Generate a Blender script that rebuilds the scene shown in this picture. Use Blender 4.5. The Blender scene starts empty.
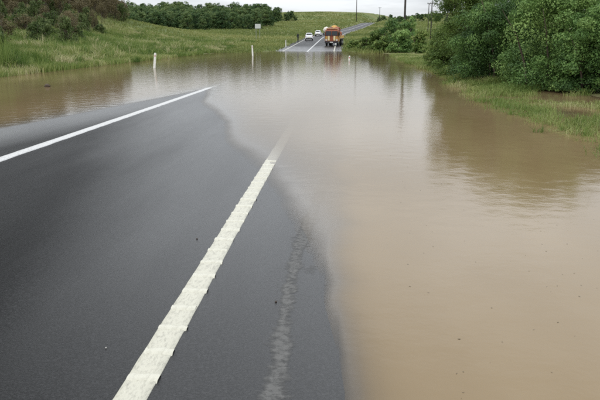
import bpy, bmesh, math, random
import numpy as np
from mathutils import Vector, Matrix

R = math.radians
sc = bpy.context.scene
COL = sc.collection
rng = np.random.default_rng(7)
random.seed(7)

# ------------------------------------------------------------------ camera
CAM_H = 1.7
FPX = 660.0                                   # focal length in photo pixels (600 wide)
PITCH = math.atan(161 / FPX)                  # horizon at photo row 39
YAW = math.atan(41 / math.hypot(FPX, 161))    # road runs along +Y
cam_d = bpy.data.cameras.new('camera')
cam = bpy.data.objects.new('camera', cam_d)
COL.objects.link(cam)
cam.location = (0, 0, CAM_H)
cam.rotation_euler = (math.pi / 2 - PITCH, 0, YAW)
cam_d.sensor_width = 36
cam_d.lens = 36 * FPX / 600
cam_d.clip_start = 0.05
cam_d.clip_end = 6000
sc.camera = cam

# ------------------------------------------------------------------ world, sun, exposure
SUN_EL, SUN_AZ = R(58), R(-125)                 # azimuth from +Y towards +X
w = bpy.data.worlds.new('World')
sc.world = w
w.use_nodes = True
nt = w.node_tree
nt.nodes.clear()
N = nt.nodes.new
L = nt.links.new
out = N('ShaderNodeOutputWorld')
mixs = N('ShaderNodeMixShader')
bg1 = N('ShaderNodeBackground')
bg2 = N('ShaderNodeBackground')
sky = N('ShaderNodeTexSky')
sky.sky_type = 'NISHITA'
sky.sun_disc = False
sky.sun_elevation = SUN_EL
sky.sun_rotation = SUN_AZ
bg1.inputs[1].default_value = 0.1
L(sky.outputs[0], bg1.inputs[0])
tc = N('ShaderNodeTexCoord')
sep = N('ShaderNodeSeparateXYZ')
L(tc.outputs['Generated'], sep.inputs[0])
zc = N('ShaderNodeMath'); zc.operation = 'MAXIMUM'; zc.inputs[1].default_value = 0.0
L(sep.outputs[2], zc.inputs[0])
za = N('ShaderNodeMath'); za.operation = 'ADD'; za.inputs[1].default_value = 0.12
L(zc.outputs[0], za.inputs[0])
dx = N('ShaderNodeMath'); dx.operation = 'DIVIDE'; L(sep.outputs[0], dx.inputs[0]); L(za.outputs[0], dx.inputs[1])
dy = N('ShaderNodeMath'); dy.operation = 'DIVIDE'; L(sep.outputs[1], dy.inputs[0]); L(za.outputs[0], dy.inputs[1])
cmb = N('ShaderNodeCombineXYZ'); L(dx.outputs[0], cmb.inputs[0]); L(dy.outputs[0], cmb.inputs[1])
cmb.inputs[2].default_value = 6.0
ns = N('ShaderNodeTexNoise'); ns.inputs['Scale'].default_value = 0.75; ns.inputs['Detail'].default_value = 6
ns.inputs['Roughness'].default_value = 0.55
L(cmb.outputs[0], ns.inputs['Vector'])
ramp = N('ShaderNodeValToRGB')
ramp.color_ramp.elements[0].position = 0.34
ramp.color_ramp.elements[0].color = (0.50, 0.525, 0.555, 1)
ramp.color_ramp.elements[1].position = 0.66
ramp.color_ramp.elements[1].color = (0.865, 0.895, 0.925, 1)
L(ns.outputs['Fac'], ramp.inputs[0])
# an overcast sky is brighter overhead than above the horizon
mr = N('ShaderNodeFloatCurve')
cv = mr.mapping.curves[0]
cv.points[0].location = (0, .26); cv.points[1].location = (1, .95)
cv.points.new(.07, .59); cv.points.new(.24, .92)
mr.mapping.update()
L(zc.outputs[0], mr.inputs['Value'])
m2x = N('ShaderNodeMath'); m2x.operation = 'MULTIPLY'; m2x.inputs[1].default_value = 2.4
L(mr.outputs[0], m2x.inputs[0])
hsv = N('ShaderNodeMixRGB'); hsv.blend_type = 'MULTIPLY'; hsv.inputs[0].default_value = 1
L(ramp.outputs[0], hsv.inputs[1]); L(m2x.outputs[0], hsv.inputs[2])
L(hsv.outputs[0], bg2.inputs[0])
bg2.inputs[1].default_value = 1.0
mixs.inputs[0].default_value = 0.9
L(bg1.outputs[0], mixs.inputs[1]); L(bg2.outputs[0], mixs.inputs[2])
L(mixs.outputs[0], out.inputs[0])

sun_d = bpy.data.lights.new('sun', 'SUN')
sun_d.energy = 1.1
sun_d.angle = R(25)
sun_d.color = (1.0, 0.96, 0.9)
sun = bpy.data.objects.new('sun', sun_d)
COL.objects.link(sun)
sdir = Vector((math.sin(SUN_AZ) * math.cos(SUN_EL), math.cos(SUN_AZ) * math.cos(SUN_EL), math.sin(SUN_EL)))
sun.rotation_euler = (-sdir).to_track_quat('-Z', 'Y').to_euler()
sun.location = sdir * 60

vs = sc.view_settings
vs.view_transform = 'Standard'
vs.look = 'None'
vs.gamma = 1
vs.use_curve_mapping = False
vs.exposure = -0.08
sc.cycles.use_denoising = False
sc.cycles.max_bounces = 8
sc.cycles.transparent_max_bounces = 16
sc.cycles.filter_width = 1.9

# ------------------------------------------------------------------ helpers
def smooth(a, b, x):
    t = np.clip((np.asarray(x, float) - a) / (b - a), 0, 1)
    return t * t * (3 - 2 * t)

_lat = rng.random((256, 256))
def vnoise(x, y):
    x = np.asarray(x, float); y = np.asarray(y, float)
    xi = np.floor(x).astype(int); yi = np.floor(y).astype(int)
    fx = x - xi; fy = y - yi
    fx = fx * fx * (3 - 2 * fx); fy = fy * fy * (3 - 2 * fy)
    a = _lat[xi % 256, yi % 256]; b = _lat[(xi + 1) % 256, yi % 256]
    c = _lat[xi % 256, (yi + 1) % 256]; d = _lat[(xi + 1) % 256, (yi + 1) % 256]
    return (a * (1 - fx) + b * fx) * (1 - fy) + (c * (1 - fx) + d * fx) * fy - 0.5

def fbm(x, y, o=4):
    s = 0; k = 1.0
    for i in range(o):
        s = s + k * vnoise(x * 2 ** i + 17.3 * i, y * 2 ** i + 5.1 * i); k *= 0.5
    return s

def mesh_np(name, verts, faces, uniform=None, smooth_shade=True):
    """faces: list of int arrays, each (n, k)"""
    me = bpy.data.meshes.new(name)
    verts = np.asarray(verts, np.float32)
    me.vertices.add(len(verts))
    me.vertices.foreach_set('co', verts.ravel())
    faces = [np.asarray(f, np.int32) for f in faces if len(f)]
    loops = np.concatenate([f.ravel() for f in faces])
    sizes = np.concatenate([np.full(len(f), f.shape[1], np.int32) for f in faces])
    starts = np.concatenate([[0], np.cumsum(sizes)[:-1]]).astype(np.int32)
    me.loops.add(len(loops))
    me.loops.foreach_set('vertex_index', loops)
    me.polygons.add(len(sizes))
    me.polygons.foreach_set('loop_start', starts)
    me.polygons.foreach_set('loop_total', sizes)
    if smooth_shade:
        me.polygons.foreach_set('use_smooth', np.ones(len(sizes), bool))
    me.update(calc_edges=True)
    return me

def attr(me, name, vals):
    a = me.attributes.new(name, 'FLOAT', 'POINT')
    a.data.foreach_set('value', np.asarray(vals, np.float32))

def obj(name, me, mat=None, parent=None):
    o = bpy.data.objects.new(name, me)
    COL.objects.link(o)
    if mat is not None and not me.materials:
        me.materials.append(mat)
    if parent is not None:
        o.parent = parent
    return o

def tag(o, label=None, cat=None, group=None, kind=None):
    if label: o['label'] = label
    if cat: o['category'] = cat
    if group: o['group'] = group
    if kind: o['kind'] = kind
    return o

def empty(name, loc, rz=0.0, s=1.0):
    o = bpy.data.objects.new(name, None)
    COL.objects.link(o)
    o.location = loc
    o.rotation_euler = (0, 0, rz)
    o.scale = (s, s, s)
    o.empty_display_size = 0.2
    return o

def copy_tree(o, parent=None):
    c = o.copy(); COL.objects.link(c); c.parent = parent
    for ch in o.children:
        copy_tree(ch, c)
    return c

def grid_mesh(name, xs, ys, zf):
    X, Y = np.meshgrid(xs, ys)
    Z = zf(X, Y)
    v = np.stack([X.ravel(), Y.ravel(), Z.ravel()], 1)
    nx, ny = len(xs), len(ys)
    i = np.arange(nx * ny).reshape(ny, nx)
    f = np.stack([i[:-1, :-1].ravel(), i[:-1, 1:].ravel(), i[1:, 1:].ravel(), i[1:, :-1].ravel()], 1)
    return mesh_np(name, v, [f]), v

class MB:
    """collects simple shapes into one mesh"""
    def __init__(s): s.bm = bmesh.new()
    def box(s, c, d, rot=None, bev=0.0):
        r = bmesh.ops.create_cube(s.bm, size=1)
        M = Matrix.Translation(c) @ (rot or Matrix()) @ Matrix.Diagonal((*d, 1))
        bmesh.ops.transform(s.bm, matrix=M, verts=r['verts'])
        if bev:
            es = list({e for v in r['verts'] for e in v.link_edges})
            bmesh.ops.bevel(s.bm, geom=es, offset=bev, segments=2, affect='EDGES', profile=0.6)
        return s
    def tube(s, pts, rad, n=8, cap=True):
        pts = [Vector(p) for p in pts]
        rings = []
        for i, p in enumerate(pts):
            t = (pts[min(i + 1, len(pts) - 1)] - pts[max(i - 1, 0)]).normalized()
            a = t.orthogonal().normalized(); b = t.cross(a)
            r = rad[i] if hasattr(rad, '__len__') else rad
            rings.append([s.bm.verts.new(p + (a * math.cos(k * 2 * math.pi / n) + b * math.sin(k * 2 * math.pi / n)) * r) for k in range(n)])
        for i in range(len(rings) - 1):
            # keep the rings aligned
            q = rings[i + 1]
            best = min(range(n), key=lambda j: (q[j].co - rings[i][0].co).length)
            q = q[best:] + q[:best]
            if (q[1].co - rings[i][1].co).length > (q[-1].co - rings[i][1].co).length:
                q = [q[0]] + q[:0:-1]
            rings[i + 1] = q
            for k in range(n):
                s.bm.faces.new((rings[i][k], rings[i][(k + 1) % n], rings[i + 1][(k + 1) % n], rings[i + 1][k]))
        if cap:
            s.bm.faces.new(rings[0]); s.bm.faces.new(rings[-1])
        return s
    def loft(s, sections, cap=True):
        rings = [[s.bm.verts.new(p) for p in sec] for sec in sections]
        n = len(rings[0])
        for a, b in zip(rings, rings[1:]):
            for k in range(n):
                s.bm.faces.new((a[k], a[(k + 1) % n], b[(k + 1) % n], b[k]))
        if cap:
            s.bm.faces.new(rings[0]); s.bm.faces.new(rings[-1])
        return s
    def build(s, name, mat, parent=None, sm=False, bev=0):
        bmesh.ops.recalc_face_normals(s.bm, faces=s.bm.faces)
        me = bpy.data.meshes.new(name)
        s.bm.to_mesh(me); s.bm.free()
        if sm:
            me.polygons.foreach_set('use_smooth', np.ones(len(me.polygons), bool))
        return obj(name, me, mat, parent)

# ------------------------------------------------------------------ the lie of the land (metres, flood level z = 0)
_ty = np.arange(-200, 1700, 1.0)
def _tab(pts, k):
    p = np.array(pts, float)
    t = np.interp(_ty, p[:, 0], p[:, 1])
    if k:
        ker = np.hanning(k * 2 + 1); ker /= ker.sum()
        t = np.convolve(np.pad(t, k, mode='edge'), ker, mode='valid')
    return t
ROAD_Z = _tab([(-200, 0.9), (-120, .6), (-30, .2915), (23, 0), (42, -.105), (56, -.19), (74, -.17), (95, 0), (112, .44), (150, 1.46), (200, 2.63),
               (250, 4.1), (300, 5.8), (375, 8.7), (450, 11.9), (480, 12.9), (520, 13.3), (600, 11), (1700, 5)], 5)
ROAD_X = _tab([(-200, -4.7), (185, -4.7), (250, -1.5), (300, 4), (375, 10.8), (450, 17.7), (520, 26), (600, 40), (1700, 300)], 25)
LAND_Z = _tab([(-200, .9), (-30, .3), (23, 0), (94, 0), (112, .46), (150, 1.46), (200, 2.63), (250, 4.1), (300, 6.0), (400, 10.2), (450, 12.4),
               (520, 16.4), (600, 21.2), (700, 26.5), (800, 28.5), (1000, 27), (1700, 18)], 8)
def road_x(Y): return np.interp(Y, _ty, ROAD_X)
def road_z(Y): return np.interp(Y, _ty, ROAD_Z)

def h_road(X, Y):
    u = X - road_x(Y)
    far = smooth(40, 90, Y)
    cr = np.where(u > 0, .0225 * (1 - far) + .018 * far, .030 * (1 - far) + .018 * far)
    z = road_z(Y) - cr * np.abs(u)
    nr = 1 - smooth(60, 120, Y)
    z = z + nr * (.006 * vnoise(X * .45 + 3, Y * .16 + 1) + .0025 * vnoise(X * 1.3, Y * .5) + .0012 * vnoise(X * 4, Y * 3))
    z = z - nr * .004 * (np.exp(-((u - 1.0) / .45) ** 2) + np.exp(-((u - 2.9) / .45) ** 2))        # wheel ruts
    rt = np.clip(u - 4.58 - .22 * fbm(Y * .8 + 2, Y * 0 + 6, 3), 0, None); lf = np.clip(-u - 5.15, 0, None)
    z = z - .30 * np.minimum(rt, .6) ** 2 - .36 * np.clip(rt - .6, 0, None) - .2 * lf - .2 * np.clip(lf - .7, 0, None)
    return z

PR = np.array([(-60, -.5), (0, -.3), (.8, -.32), (2, -.42), (3.2, -.22), (4.1, -.05), (4.6, -.028), (5.4, -.022), (6.2, -.04), (7, -.045), (7.8, .0), (9, .12),
               (14, .5), (30, 1.0), (100, 3.2), (900, 9)], float)
PL = np.array([(-900, 9), (-120, 4), (-45, 2.7), (-31, 1.7), (-22, .75), (-17.6, .16), (-16.4, 0), (-14.6, -.2), (-12, -.42), (-9, -.35), (60, -.3)], float)

def h_land(X, Y):
    X = np.asarray(X, float); Y = np.asarray(Y, float)
    u = X - road_x(Y)
    sh = np.interp(Y, [8, 12, 18, 36, 60], [-.1, .25, 0, 1.0, 1.3]) + .5 * vnoise(Y * .35, Y * 0 + 2)
    nr = np.where(X > -4, np.interp(X - sh, PR[:, 0], PR[:, 1]), np.interp(X + .8 * vnoise(Y * .12, Y * 0 + 9), PL[:, 0], PL[:, 1]))
    wv = smooth(76, 99, Y + np.clip(X, 0, 20) * .9)
    base = np.interp(Y, _ty, LAND_Z)
    side = np.where(u > 0, .012 * np.clip(u - 9, 0, None), .022 * np.clip(-u - 9, 0, 60))
    fr = base + side + .1
    z = nr * (1 - wv) + fr * wv
    bump = smooth(10, 34, np.abs(u))
    z = z + bump * (.5 * fbm(X * .05, Y * .05, 3) * smooth(12, 40, np.abs(u))) + .05 * fbm(X * .6, Y * .6, 3) * smooth(8, 11, np.abs(u))
    z = z + smooth(150, 500, Y) * 3.0 * fbm(X * .006 + 4, Y * .006, 3) * smooth(12, 60, np.abs(u))
    # wooded hill on the left
    z = z + 19 * smooth(26, 92, -X) * smooth(8, 45, Y) * (1 - smooth(105, 235, Y))
    # the road bed
    hw = 6.9 - np.where(u < 0, 2.5, 2.0) * smooth(84, 97, Y)
    lim = np.where(np.abs(u) < hw, np.minimum(h_road(X, Y), road_z(Y)) - .28, road_z(Y) - .6 + .25 * smooth(84, 97, Y) + .55 * np.clip(np.abs(u) - hw, 0, None))
    return np.where(np.abs(u) < 40, np.minimum(z, lim), z)

def ground_z(X, Y):
    return float(np.maximum(h_land(X, Y), np.where(abs(X - road_x(Y)) < 7, h_road(np.array(float(X)), np.array(float(Y))), -9)))

def px_at(px, Y):
    """photo column -> world X at the distance Y, on the horizon row"""
    x = (px - 300) / FPX; y = 161 / FPX
    f = math.cos(PITCH) + y * math.sin(PITCH)
    X = x * math.cos(YAW) - f * math.sin(YAW); D = x * math.sin(YAW) + f * math.cos(YAW)
    return X / D * Y

# ------------------------------------------------------------------ materials
def mat(name):
    m = bpy.data.materials.new(name); m.use_nodes = True
    t = m.node_tree
    return m, t, t.nodes['Principled BSDF'], t.nodes['Material Output']

def simple(name, col, rough=.5, metal=0.0, var=.12, scale=6.0, spec=.5):
    m, t, b, o = mat(name)
    n = t.nodes.new('ShaderNodeTexNoise'); n.inputs['Scale'].default_value = scale; n.inputs['Detail'].default_value = 5
    tcn = t.nodes.new('ShaderNodeTexCoord'); t.links.new(tcn.outputs['Object'], n.inputs['Vector'])
    r = t.nodes.new('ShaderNodeValToRGB')
    c = np.array(col)
    r.color_ramp.elements[0].position = .3; r.color_ramp.elements[1].position = .7
    r.color_ramp.elements[0].color = (*np.clip(c * (1 - var), 0, 1), 1)
    r.color_ramp.elements[1].color = (*np.clip(c * (1 + var), 0, 1), 1)
    t.links.new(n.outputs['Fac'], r.inputs[0]); t.links.new(r.outputs[0], b.inputs['Base Color'])
    b.inputs['Roughness'].default_value = rough; b.inputs['Metallic'].default_value = metal
    b.inputs['Specular IOR Level'].default_value = spec
    return m

def foliage(name, stops, rough=.55, trans=.3):
    """leaf colour by the leaf's own random tint"""
    m, t, b, o = mat(name)
    a = t.nodes.new('ShaderNodeAttribute'); a.attribute_name = 'tint'
    oi = t.nodes.new('ShaderNodeObjectInfo')
    ad = t.nodes.new('ShaderNodeMath'); ad.operation = 'MULTIPLY_ADD'; ad.inputs[1].default_value = .44; 
    t.links.new(oi.outputs['Random'], ad.inputs[0]); 
    sb = t.nodes.new('ShaderNodeMath'); sb.operation = 'SUBTRACT'; sb.inputs[1].default_value = .22
    t.links.new(a.outputs['Fac'], ad.inputs[2]); t.links.new(ad.outputs[0], sb.inputs[0])
    r = t.nodes.new('ShaderNodeValToRGB')
    e = r.color_ramp.elements
    for i, (p, c) in enumerate(stops):
        el = e[i] if i < 2 else e.new(p)
        el.position = p; el.color = (*c, 1)
    t.links.new(sb.outputs[0], r.inputs[0])
    t.links.new(r.outputs[0], b.inputs['Base Color'])
    b.inputs['Roughness'].default_value = rough
    b.inputs['Specular IOR Level'].default_value = .25
    tr = t.nodes.new('ShaderNodeBsdfTranslucent'); t.links.new(r.outputs[0], tr.inputs[0])
    mx = t.nodes.new('ShaderNodeMixShader'); mx.inputs[0].default_value = trans
    t.links.new(b.outputs[0], mx.inputs[1]); t.links.new(tr.outputs[0], mx.inputs[2])
    t.links.new(mx.outputs[0], o.inputs[0])
    return m

M = {}
M['leaf'] = foliage('leaf_green', [(0, (.045, .095, .028)), (.5, (.115, .215, .055)), (1, (.25, .37, .11))])
M['leaf_olive'] = foliage('leaf_olive', [(0, (.06, .105, .022)), (.5, (.125, .20, .045)), (1, (.25, .31, .09))])
M['leaf_far'] = foliage('leaf_far', [(0, (.030, .068, .024)), (.5, (.075, .135, .044)), (1, (.17, .23, .08))])
M['leaf_brown'] = foliage('leaf_brown', [(0, (.070, .062, .028)), (.5, (.135, .112, .052)), (1, (.20, .165, .085))], trans=.15)
M['leaf_scrub'] = foliage('leaf_scrub', [(0, (.045, .075, .022)), (.5, (.09, .135, .038)), (1, (.15, .19, .065))])
M['grass'] = foliage('grass_blade', [(0, (.065, .12, .022)), (.45, (.15, .215, .05)), (.8, (.27, .30, .10)), (1, (.43, .41, .22))], trans=.35)
M['grass_dry'] = foliage('grass_dry', [(0, (.08, .115, .03)), (.5, (.19, .225, .065)), (1, (.37, .35, .15))], trans=.3)
M['bark'] = simple('bark', (.075, .055, .04), .9, var=.4, scale=9)
M['bark_grey'] = simple('bark_grey', (.13, .10, .08), .9, var=.4, scale=9)
M['pole'] = simple('weathered_pole', (.045, .038, .033), .85, var=.4, scale=3)
M['white'] = simple('white_plastic', (.72, .72, .68), .45, var=.08, scale=12)
M['sign'] = simple('sign_sheet', (.55, .56, .54), .5, var=.06)
M['steel'] = simple('galvanised_steel', (.35, .36, .37), .5, .6)
M['car_white'] = simple('white_paint', (.74, .75, .76), .3, var=.03)
M['glass'] = simple('dark_glass', (.02, .025, .03), .08, var=.1)
M['rubber'] = simple('rubber', (.018, .018, .018), .8)
M['black'] = simple('black_plastic', (.022, .022, .024), .6)
M['chrome'] = simple('rim_metal', (.5, .5, .52), .3, .8)
M['lens'] = simple('clear_lens', (.75, .75, .72), .15)
M['red_lens'] = simple('red_lens', (.35, .02, .015), .2)
M['orange'] = simple('orange_paint', (.26, .068, .026), .6, var=.3, scale=2)
M['peach'] = simple('peach_roof', (.52, .30, .17), .6, var=.15)
M['ochre'] = simple('ochre_paint', (.52, .30, .07), .55, var=.25, scale=3)
M['maroon'] = simple('maroon_paint', (.13, .03, .02), .4, var=.2)
M['cream'] = simple('cream_panel', (.72, .62, .36), .5, var=.1)
M['tarp'] = simple('pale_tarp', (.72, .68, .62), .7, var=.12, scale=4)
M['insul'] = simple('insulator', (.25, .24, .22), .3)
M['reflector_red'] = simple('reflector_red', (.4, .03, .02), .3)

# wet asphalt
m, t, b, o = mat('wet_asphalt')
n_ = t.nodes.new; l_ = t.links.new
tcn = n_('ShaderNodeTexCoord')
nf = n_('ShaderNodeTexNoise'); nf.inputs['Scale'].default_value = 75; nf.inputs['Detail'].default_value = 4; nf.inputs['Roughness'].default_value = .75; l_(tcn.outputs['Object'], nf.inputs['Vector'])
mp = n_('ShaderNodeMapping'); mp.inputs['Scale'].default_value = (1.6, .22, 1); l_(tcn.outputs['Object'], mp.inputs['Vector'])
nb = n_('ShaderNodeTexNoise'); nb.inputs['Scale'].default_value = 1.0; nb.inputs['Detail'].default_value = 5; nb.inputs['Roughness'].default_value = .6; l_(mp.outputs[0], nb.inputs['Vector'])
nm = n_('ShaderNodeTexNoise'); nm.inputs['Scale'].default_value = 26; nm.inputs['Detail'].default_value = 6; nm.inputs['Roughness'].default_value = .7; l_(tcn.outputs['Object'], nm.inputs['Vector'])
r1 = n_('ShaderNodeValToRGB'); r1.color_ramp.elements[0].position = .44; r1.color_ramp.elements[1].position = .66
r1.color_ramp.elements[0].color = (.0015, .0015, .0017, 1); r1.color_ramp.elements[1].color = (.023, .023, .024, 1)
l_(nf.outputs['Fac'], r1.inputs[0])
r2 = n_('ShaderNodeValToRGB'); r2.color_ramp.elements[0].position = .3; r2.color_ramp.elements[1].position = .7
r2.color_ramp.elements[0].color = (.72, .72, .73, 1); r2.color_ramp.elements[1].color = (1.12, 1.12, 1.12, 1)
l_(nb.outputs['Fac'], r2.inputs[0])
mm = n_('ShaderNodeMixRGB'); mm.blend_type = 'MULTIPLY'; mm.inputs[0].default_value = 1; l_(r1.outputs[0], mm.inputs[1]); l_(r2.outputs[0], mm.inputs[2])
r3 = n_('ShaderNodeValToRGB'); r3.color_ramp.elements[0].position = .3; r3.color_ramp.elements[1].position = .75
r3.color_ramp.elements[0].color = (.62, .62, .62, 1); r3.color_ramp.elements[1].color = (1.45, 1.45, 1.45, 1); l_(nm.outputs['Fac'], r3.inputs[0])
m3 = n_('ShaderNodeMixRGB'); m3.blend_type = 'MULTIPLY'; m3.inputs[0].default_value = 1; l_(mm.outputs[0], m3.inputs[1]); l_(r3.outputs[0], m3.inputs[2])
l_(m3.outputs[0], b.inputs['Base Color'])
rr = n_('ShaderNodeMapRange'); rr.inputs['From Min'].default_value = .3; rr.inputs['From Max'].default_value = .7
rr.inputs['To Min'].default_value = .34; rr.inputs['To Max'].default_value = .44
l_(nb.outputs['Fac'], rr.inputs['Value'])
wa = n_('ShaderNodeAttribute'); wa.attribute_name = 'wet'
wsp = n_('ShaderNodeMapRange'); wsp.inputs['To Min'].default_value = .03; wsp.inputs['To Max'].default_value = .6; l_(wa.outputs['Fac'], wsp.inputs['Value']); l_(wsp.outputs[0], b.inputs['Specular IOR Level'])
wr = n_('ShaderNodeMapRange'); wr.inputs['To Min'].default_value = 1; wr.inputs['To Max'].default_value = .9; l_(wa.outputs['Fac'], wr.inputs['Value'])
wm = n_('ShaderNodeMath'); wm.operation = 'MULTIPLY'; l_(rr.outputs[0], wm.inputs[0]); l_(wr.outputs[0], wm.inputs[1]); l_(wm.outputs[0], b.inputs['Roughness'])
bp = n_('ShaderNodeBump'); bp.inputs['Distance'].default_value = .004
wb = n_('ShaderNodeMapRange'); wb.inputs['To Min'].default_value = .8; wb.inputs['To Max'].default_value = .6; l_(wa.outputs['Fac'], wb.inputs['Value']); l_(wb.outputs[0], bp.inputs['Strength'])
l_(nf.outputs['Fac'], bp.inputs['Height']); l_(bp.outputs[0], b.inputs['Normal'])
M['asphalt'] = m

# painted lines, worn
def paint(name, col, dirt, lo=.52, hi=.72):
    m, t, b, o = mat(name)
    n_ = t.nodes.new; l_ = t.links.new
    tcn = n_('ShaderNodeTexCoord')
    mp = n_('ShaderNodeMapping'); mp.inputs['Scale'].default_value = (55, 18, 30); l_(tcn.outputs['Object'], mp.inputs['Vector'])
    n = n_('ShaderNodeTexNoise'); n.inputs['Scale'].default_value = 1; n.inputs['Detail'].default_value = 6; n.inputs['Roughness'].default_value = .7
    l_(mp.outputs[0], n.inputs['Vector'])
    r = n_('ShaderNodeValToRGB'); r.color_ramp.elements[0].position = lo; r.color_ramp.elements[1].position = hi
    r.color_ramp.elements[0].color = (*col, 1); r.color_ramp.elements[1].color = (*dirt, 1)
    l_(n.outputs['Fac'], r.inputs[0]); l_(r.outputs[0], b.inputs['Base Color'])
    b.inputs['Roughness'].default_value = .45
    bp = n_('ShaderNodeBump'); bp.inputs['Strength'].default_value = .5; bp.inputs['Distance'].default_value = .004
    l_(n.outputs['Fac'], bp.inputs['Height']); l_(bp.outputs[0], b.inputs['Normal'])
    return m
M['line_white'] = paint('white_line_paint', (.52, .52, .51), (.24, .24, .235), .46, .76)
M['line_cream'] = paint('cream_line_paint', (.49, .475, .39), (.26, .25, .205), .48, .74)
M['rib_cream'] = paint('cream_rib_paint', (.53, .516, .43), (.39, .378, .31), .5, .8)

# mud left on the shoulder: broken up towards its edges
m, t, b, o = mat('grey_silt')
n_ = t.nodes.new; l_ = t.links.new
tcn = n_('ShaderNodeTexCoord')
n = n_('ShaderNodeTexNoise'); n.inputs['Scale'].default_value = 20; n.inputs['Detail'].default_value = 9; n.inputs['Roughness'].default_value = .62; l_(tcn.outputs['Object'], n.inputs['Vector'])
a = n_('ShaderNodeAttribute'); a.attribute_name = 'cover'
ad = n_('ShaderNodeMath'); ad.operation = 'ADD'; l_(n.outputs['Fac'], ad.inputs[0]); l_(a.outputs['Fac'], ad.inputs[1])
mr_ = n_('ShaderNodeMapRange'); mr_.inputs['From Min'].default_value = .92; mr_.inputs['From Max'].default_value = 1.30; l_(ad.outputs[0], mr_.inputs['Value'])
mu = n_('ShaderNodeMath'); mu.operation = 'MULTIPLY'; mu.inputs[1].default_value = .85; l_(mr_.outputs[0], mu.inputs[0]); l_(mu.outputs[0], b.inputs['Alpha'])
r = n_('ShaderNodeValToRGB'); r.color_ramp.elements[0].position = .35; r.color_ramp.elements[1].position = .7
r.color_ramp.elements[0].color = (.085, .084, .08, 1); r.color_ramp.elements[1].color = (.13, .128, .122, 1)
l_(n.outputs['Fac'], r.inputs[0]); l_(r.outputs[0], b.inputs['Base Color']); b.inputs['Roughness'].default_value = .75
M['silt'] = m

# land: grass, soil, wet mud near the water
m, t, b, o = mat('grassland')
n_ = t.nodes.new; l_ = t.links.new
tcn = n_('ShaderNodeTexCoord')
n1 = n_('ShaderNodeTexNoise'); n1.inputs['Scale'].default_value = .03; n1.inputs['Detail'].default_value = 12; n1.inputs['Roughness'].default_value = .65; l_(tcn.outputs['Object'], n1.inputs['Vector'])
n2 = n_('ShaderNodeTexNoise'); n2.inputs['Scale'].default_value = .9; n2.inputs['Detail'].default_value = 8; n2.inputs['Roughness'].default_value = .75; l_(tcn.outputs['Object'], n2.inputs['Vector'])
ra = n_('ShaderNodeValToRGB')
ra.color_ramp.elements[0].position = .30; ra.color_ramp.elements[0].color = (.08, .125, .035, 1)
ra.color_ramp.elements[1].position = .72; ra.color_ramp.elements[1].color = (.21, .18, .085, 1)
e = ra.color_ramp.elements.new(.5); e.color = (.14, .17, .055, 1)
l_(n1.outputs['Fac'], ra.inputs[0])
rb = n_('ShaderNodeValToRGB'); rb.color_ramp.elements[0].position = .3; rb.color_ramp.elements[1].position = .72
rb.color_ramp.elements[0].color = (.42, .46, .40, 1); rb.color_ramp.elements[1].color = (1.5, 1.42, 1.35, 1); l_(n2.outputs['Fac'], rb.inputs[0])
mm = n_('ShaderNodeMixRGB'); mm.blend_type = 'MULTIPLY'; mm.inputs[0].default_value = 1; l_(ra.outputs[0], mm.inputs[1]); l_(rb.outputs[0], mm.inputs[2])
geo = n_('ShaderNodeNewGeometry'); sp = n_('ShaderNodeSeparateXYZ'); l_(geo.outputs['Position'], sp.inputs[0])
mz = n_('ShaderNodeMapRange'); mz.inputs['From Min'].default_value = -.03; mz.inputs['From Max'].default_value = .06; l_(sp.outputs[2], mz.inputs['Value'])
mud = n_('ShaderNodeMixRGB'); mud.inputs[1].default_value = (.17, .14, .085, 1); l_(mz.outputs[0], mud.inputs[0]); l_(mm.outputs[0], mud.inputs[2])
l_(mud.outputs[0], b.inputs['Base Color']); b.inputs['Roughness'].default_value = .9
b.inputs['Specular IOR Level'].default_value = .2
bp = n_('ShaderNodeBump'); bp.inputs['Strength'].default_value = .7; bp.inputs['Distance'].default_value = .35; l_(n2.outputs['Fac'], bp.inputs['Height']); l_(bp.outputs[0], b.inputs['Normal'])
M['land'] = m

# muddy flood water: thin films are clear, deeper water is opaque with silt
m, t, b, o = mat('muddy_water')
t.nodes.remove(b)
n_ = t.nodes.new; l_ = t.links.new
tcn = n_('ShaderNodeTexCoord')
at_ = n_('ShaderNodeAttribute'); at_.attribute_name = 'depth'
ex = n_('ShaderNodeMath'); ex.operation = 'MULTIPLY'; ex.inputs[1].default_value = -58; l_(at_.outputs['Fac'], ex.inputs[0])
ee = n_('ShaderNodeMath'); ee.operation = 'EXPONENT'; l_(ex.outputs[0], ee.inputs[0])
op = n_('ShaderNodeMath'); op.operation = 'SUBTRACT'; op.inputs[0].default_value = 1; l_(ee.outputs[0], op.inputs[1])
nn = n_('ShaderNodeTexNoise'); nn.inputs['Scale'].default_value = .45; nn.inputs['Detail'].default_value = 9; mpw = n_('ShaderNodeMapping'); mpw.inputs['Scale'].default_value = (1, .45, 1); mpw.inputs['Rotation'].default_value = (0, 0, .5); l_(tcn.outputs['Object'], mpw.inputs['Vector']); l_(mpw.outputs[0], nn.inputs['Vector'])
rc = n_('ShaderNodeValToRGB'); rc.color_ramp.elements[0].position = .3; rc.color_ramp.elements[1].position = .7
rc.color_ramp.elements[0].color = (.180, .126, .062, 1); rc.color_ramp.elements[1].color = (.234, .170, .092, 1); l_(nn.outputs['Fac'], rc.inputs[0])
df = n_('ShaderNodeBsdfDiffuse'); l_(rc.outputs[0], df.inputs[0])
tp = n_('ShaderNodeBsdfTransparent')
mx = n_('ShaderNodeMixShader'); l_(op.outputs[0], mx.inputs[0]); l_(tp.outputs[0], mx.inputs[1]); l_(df.outputs[0], mx.inputs[2])
gl = n_('ShaderNodeBsdfGlossy'); gl.inputs['Roughness'].default_value = .03
fr = n_('ShaderNodeFresnel'); fr.inputs['IOR'].default_value = 1.33
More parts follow.
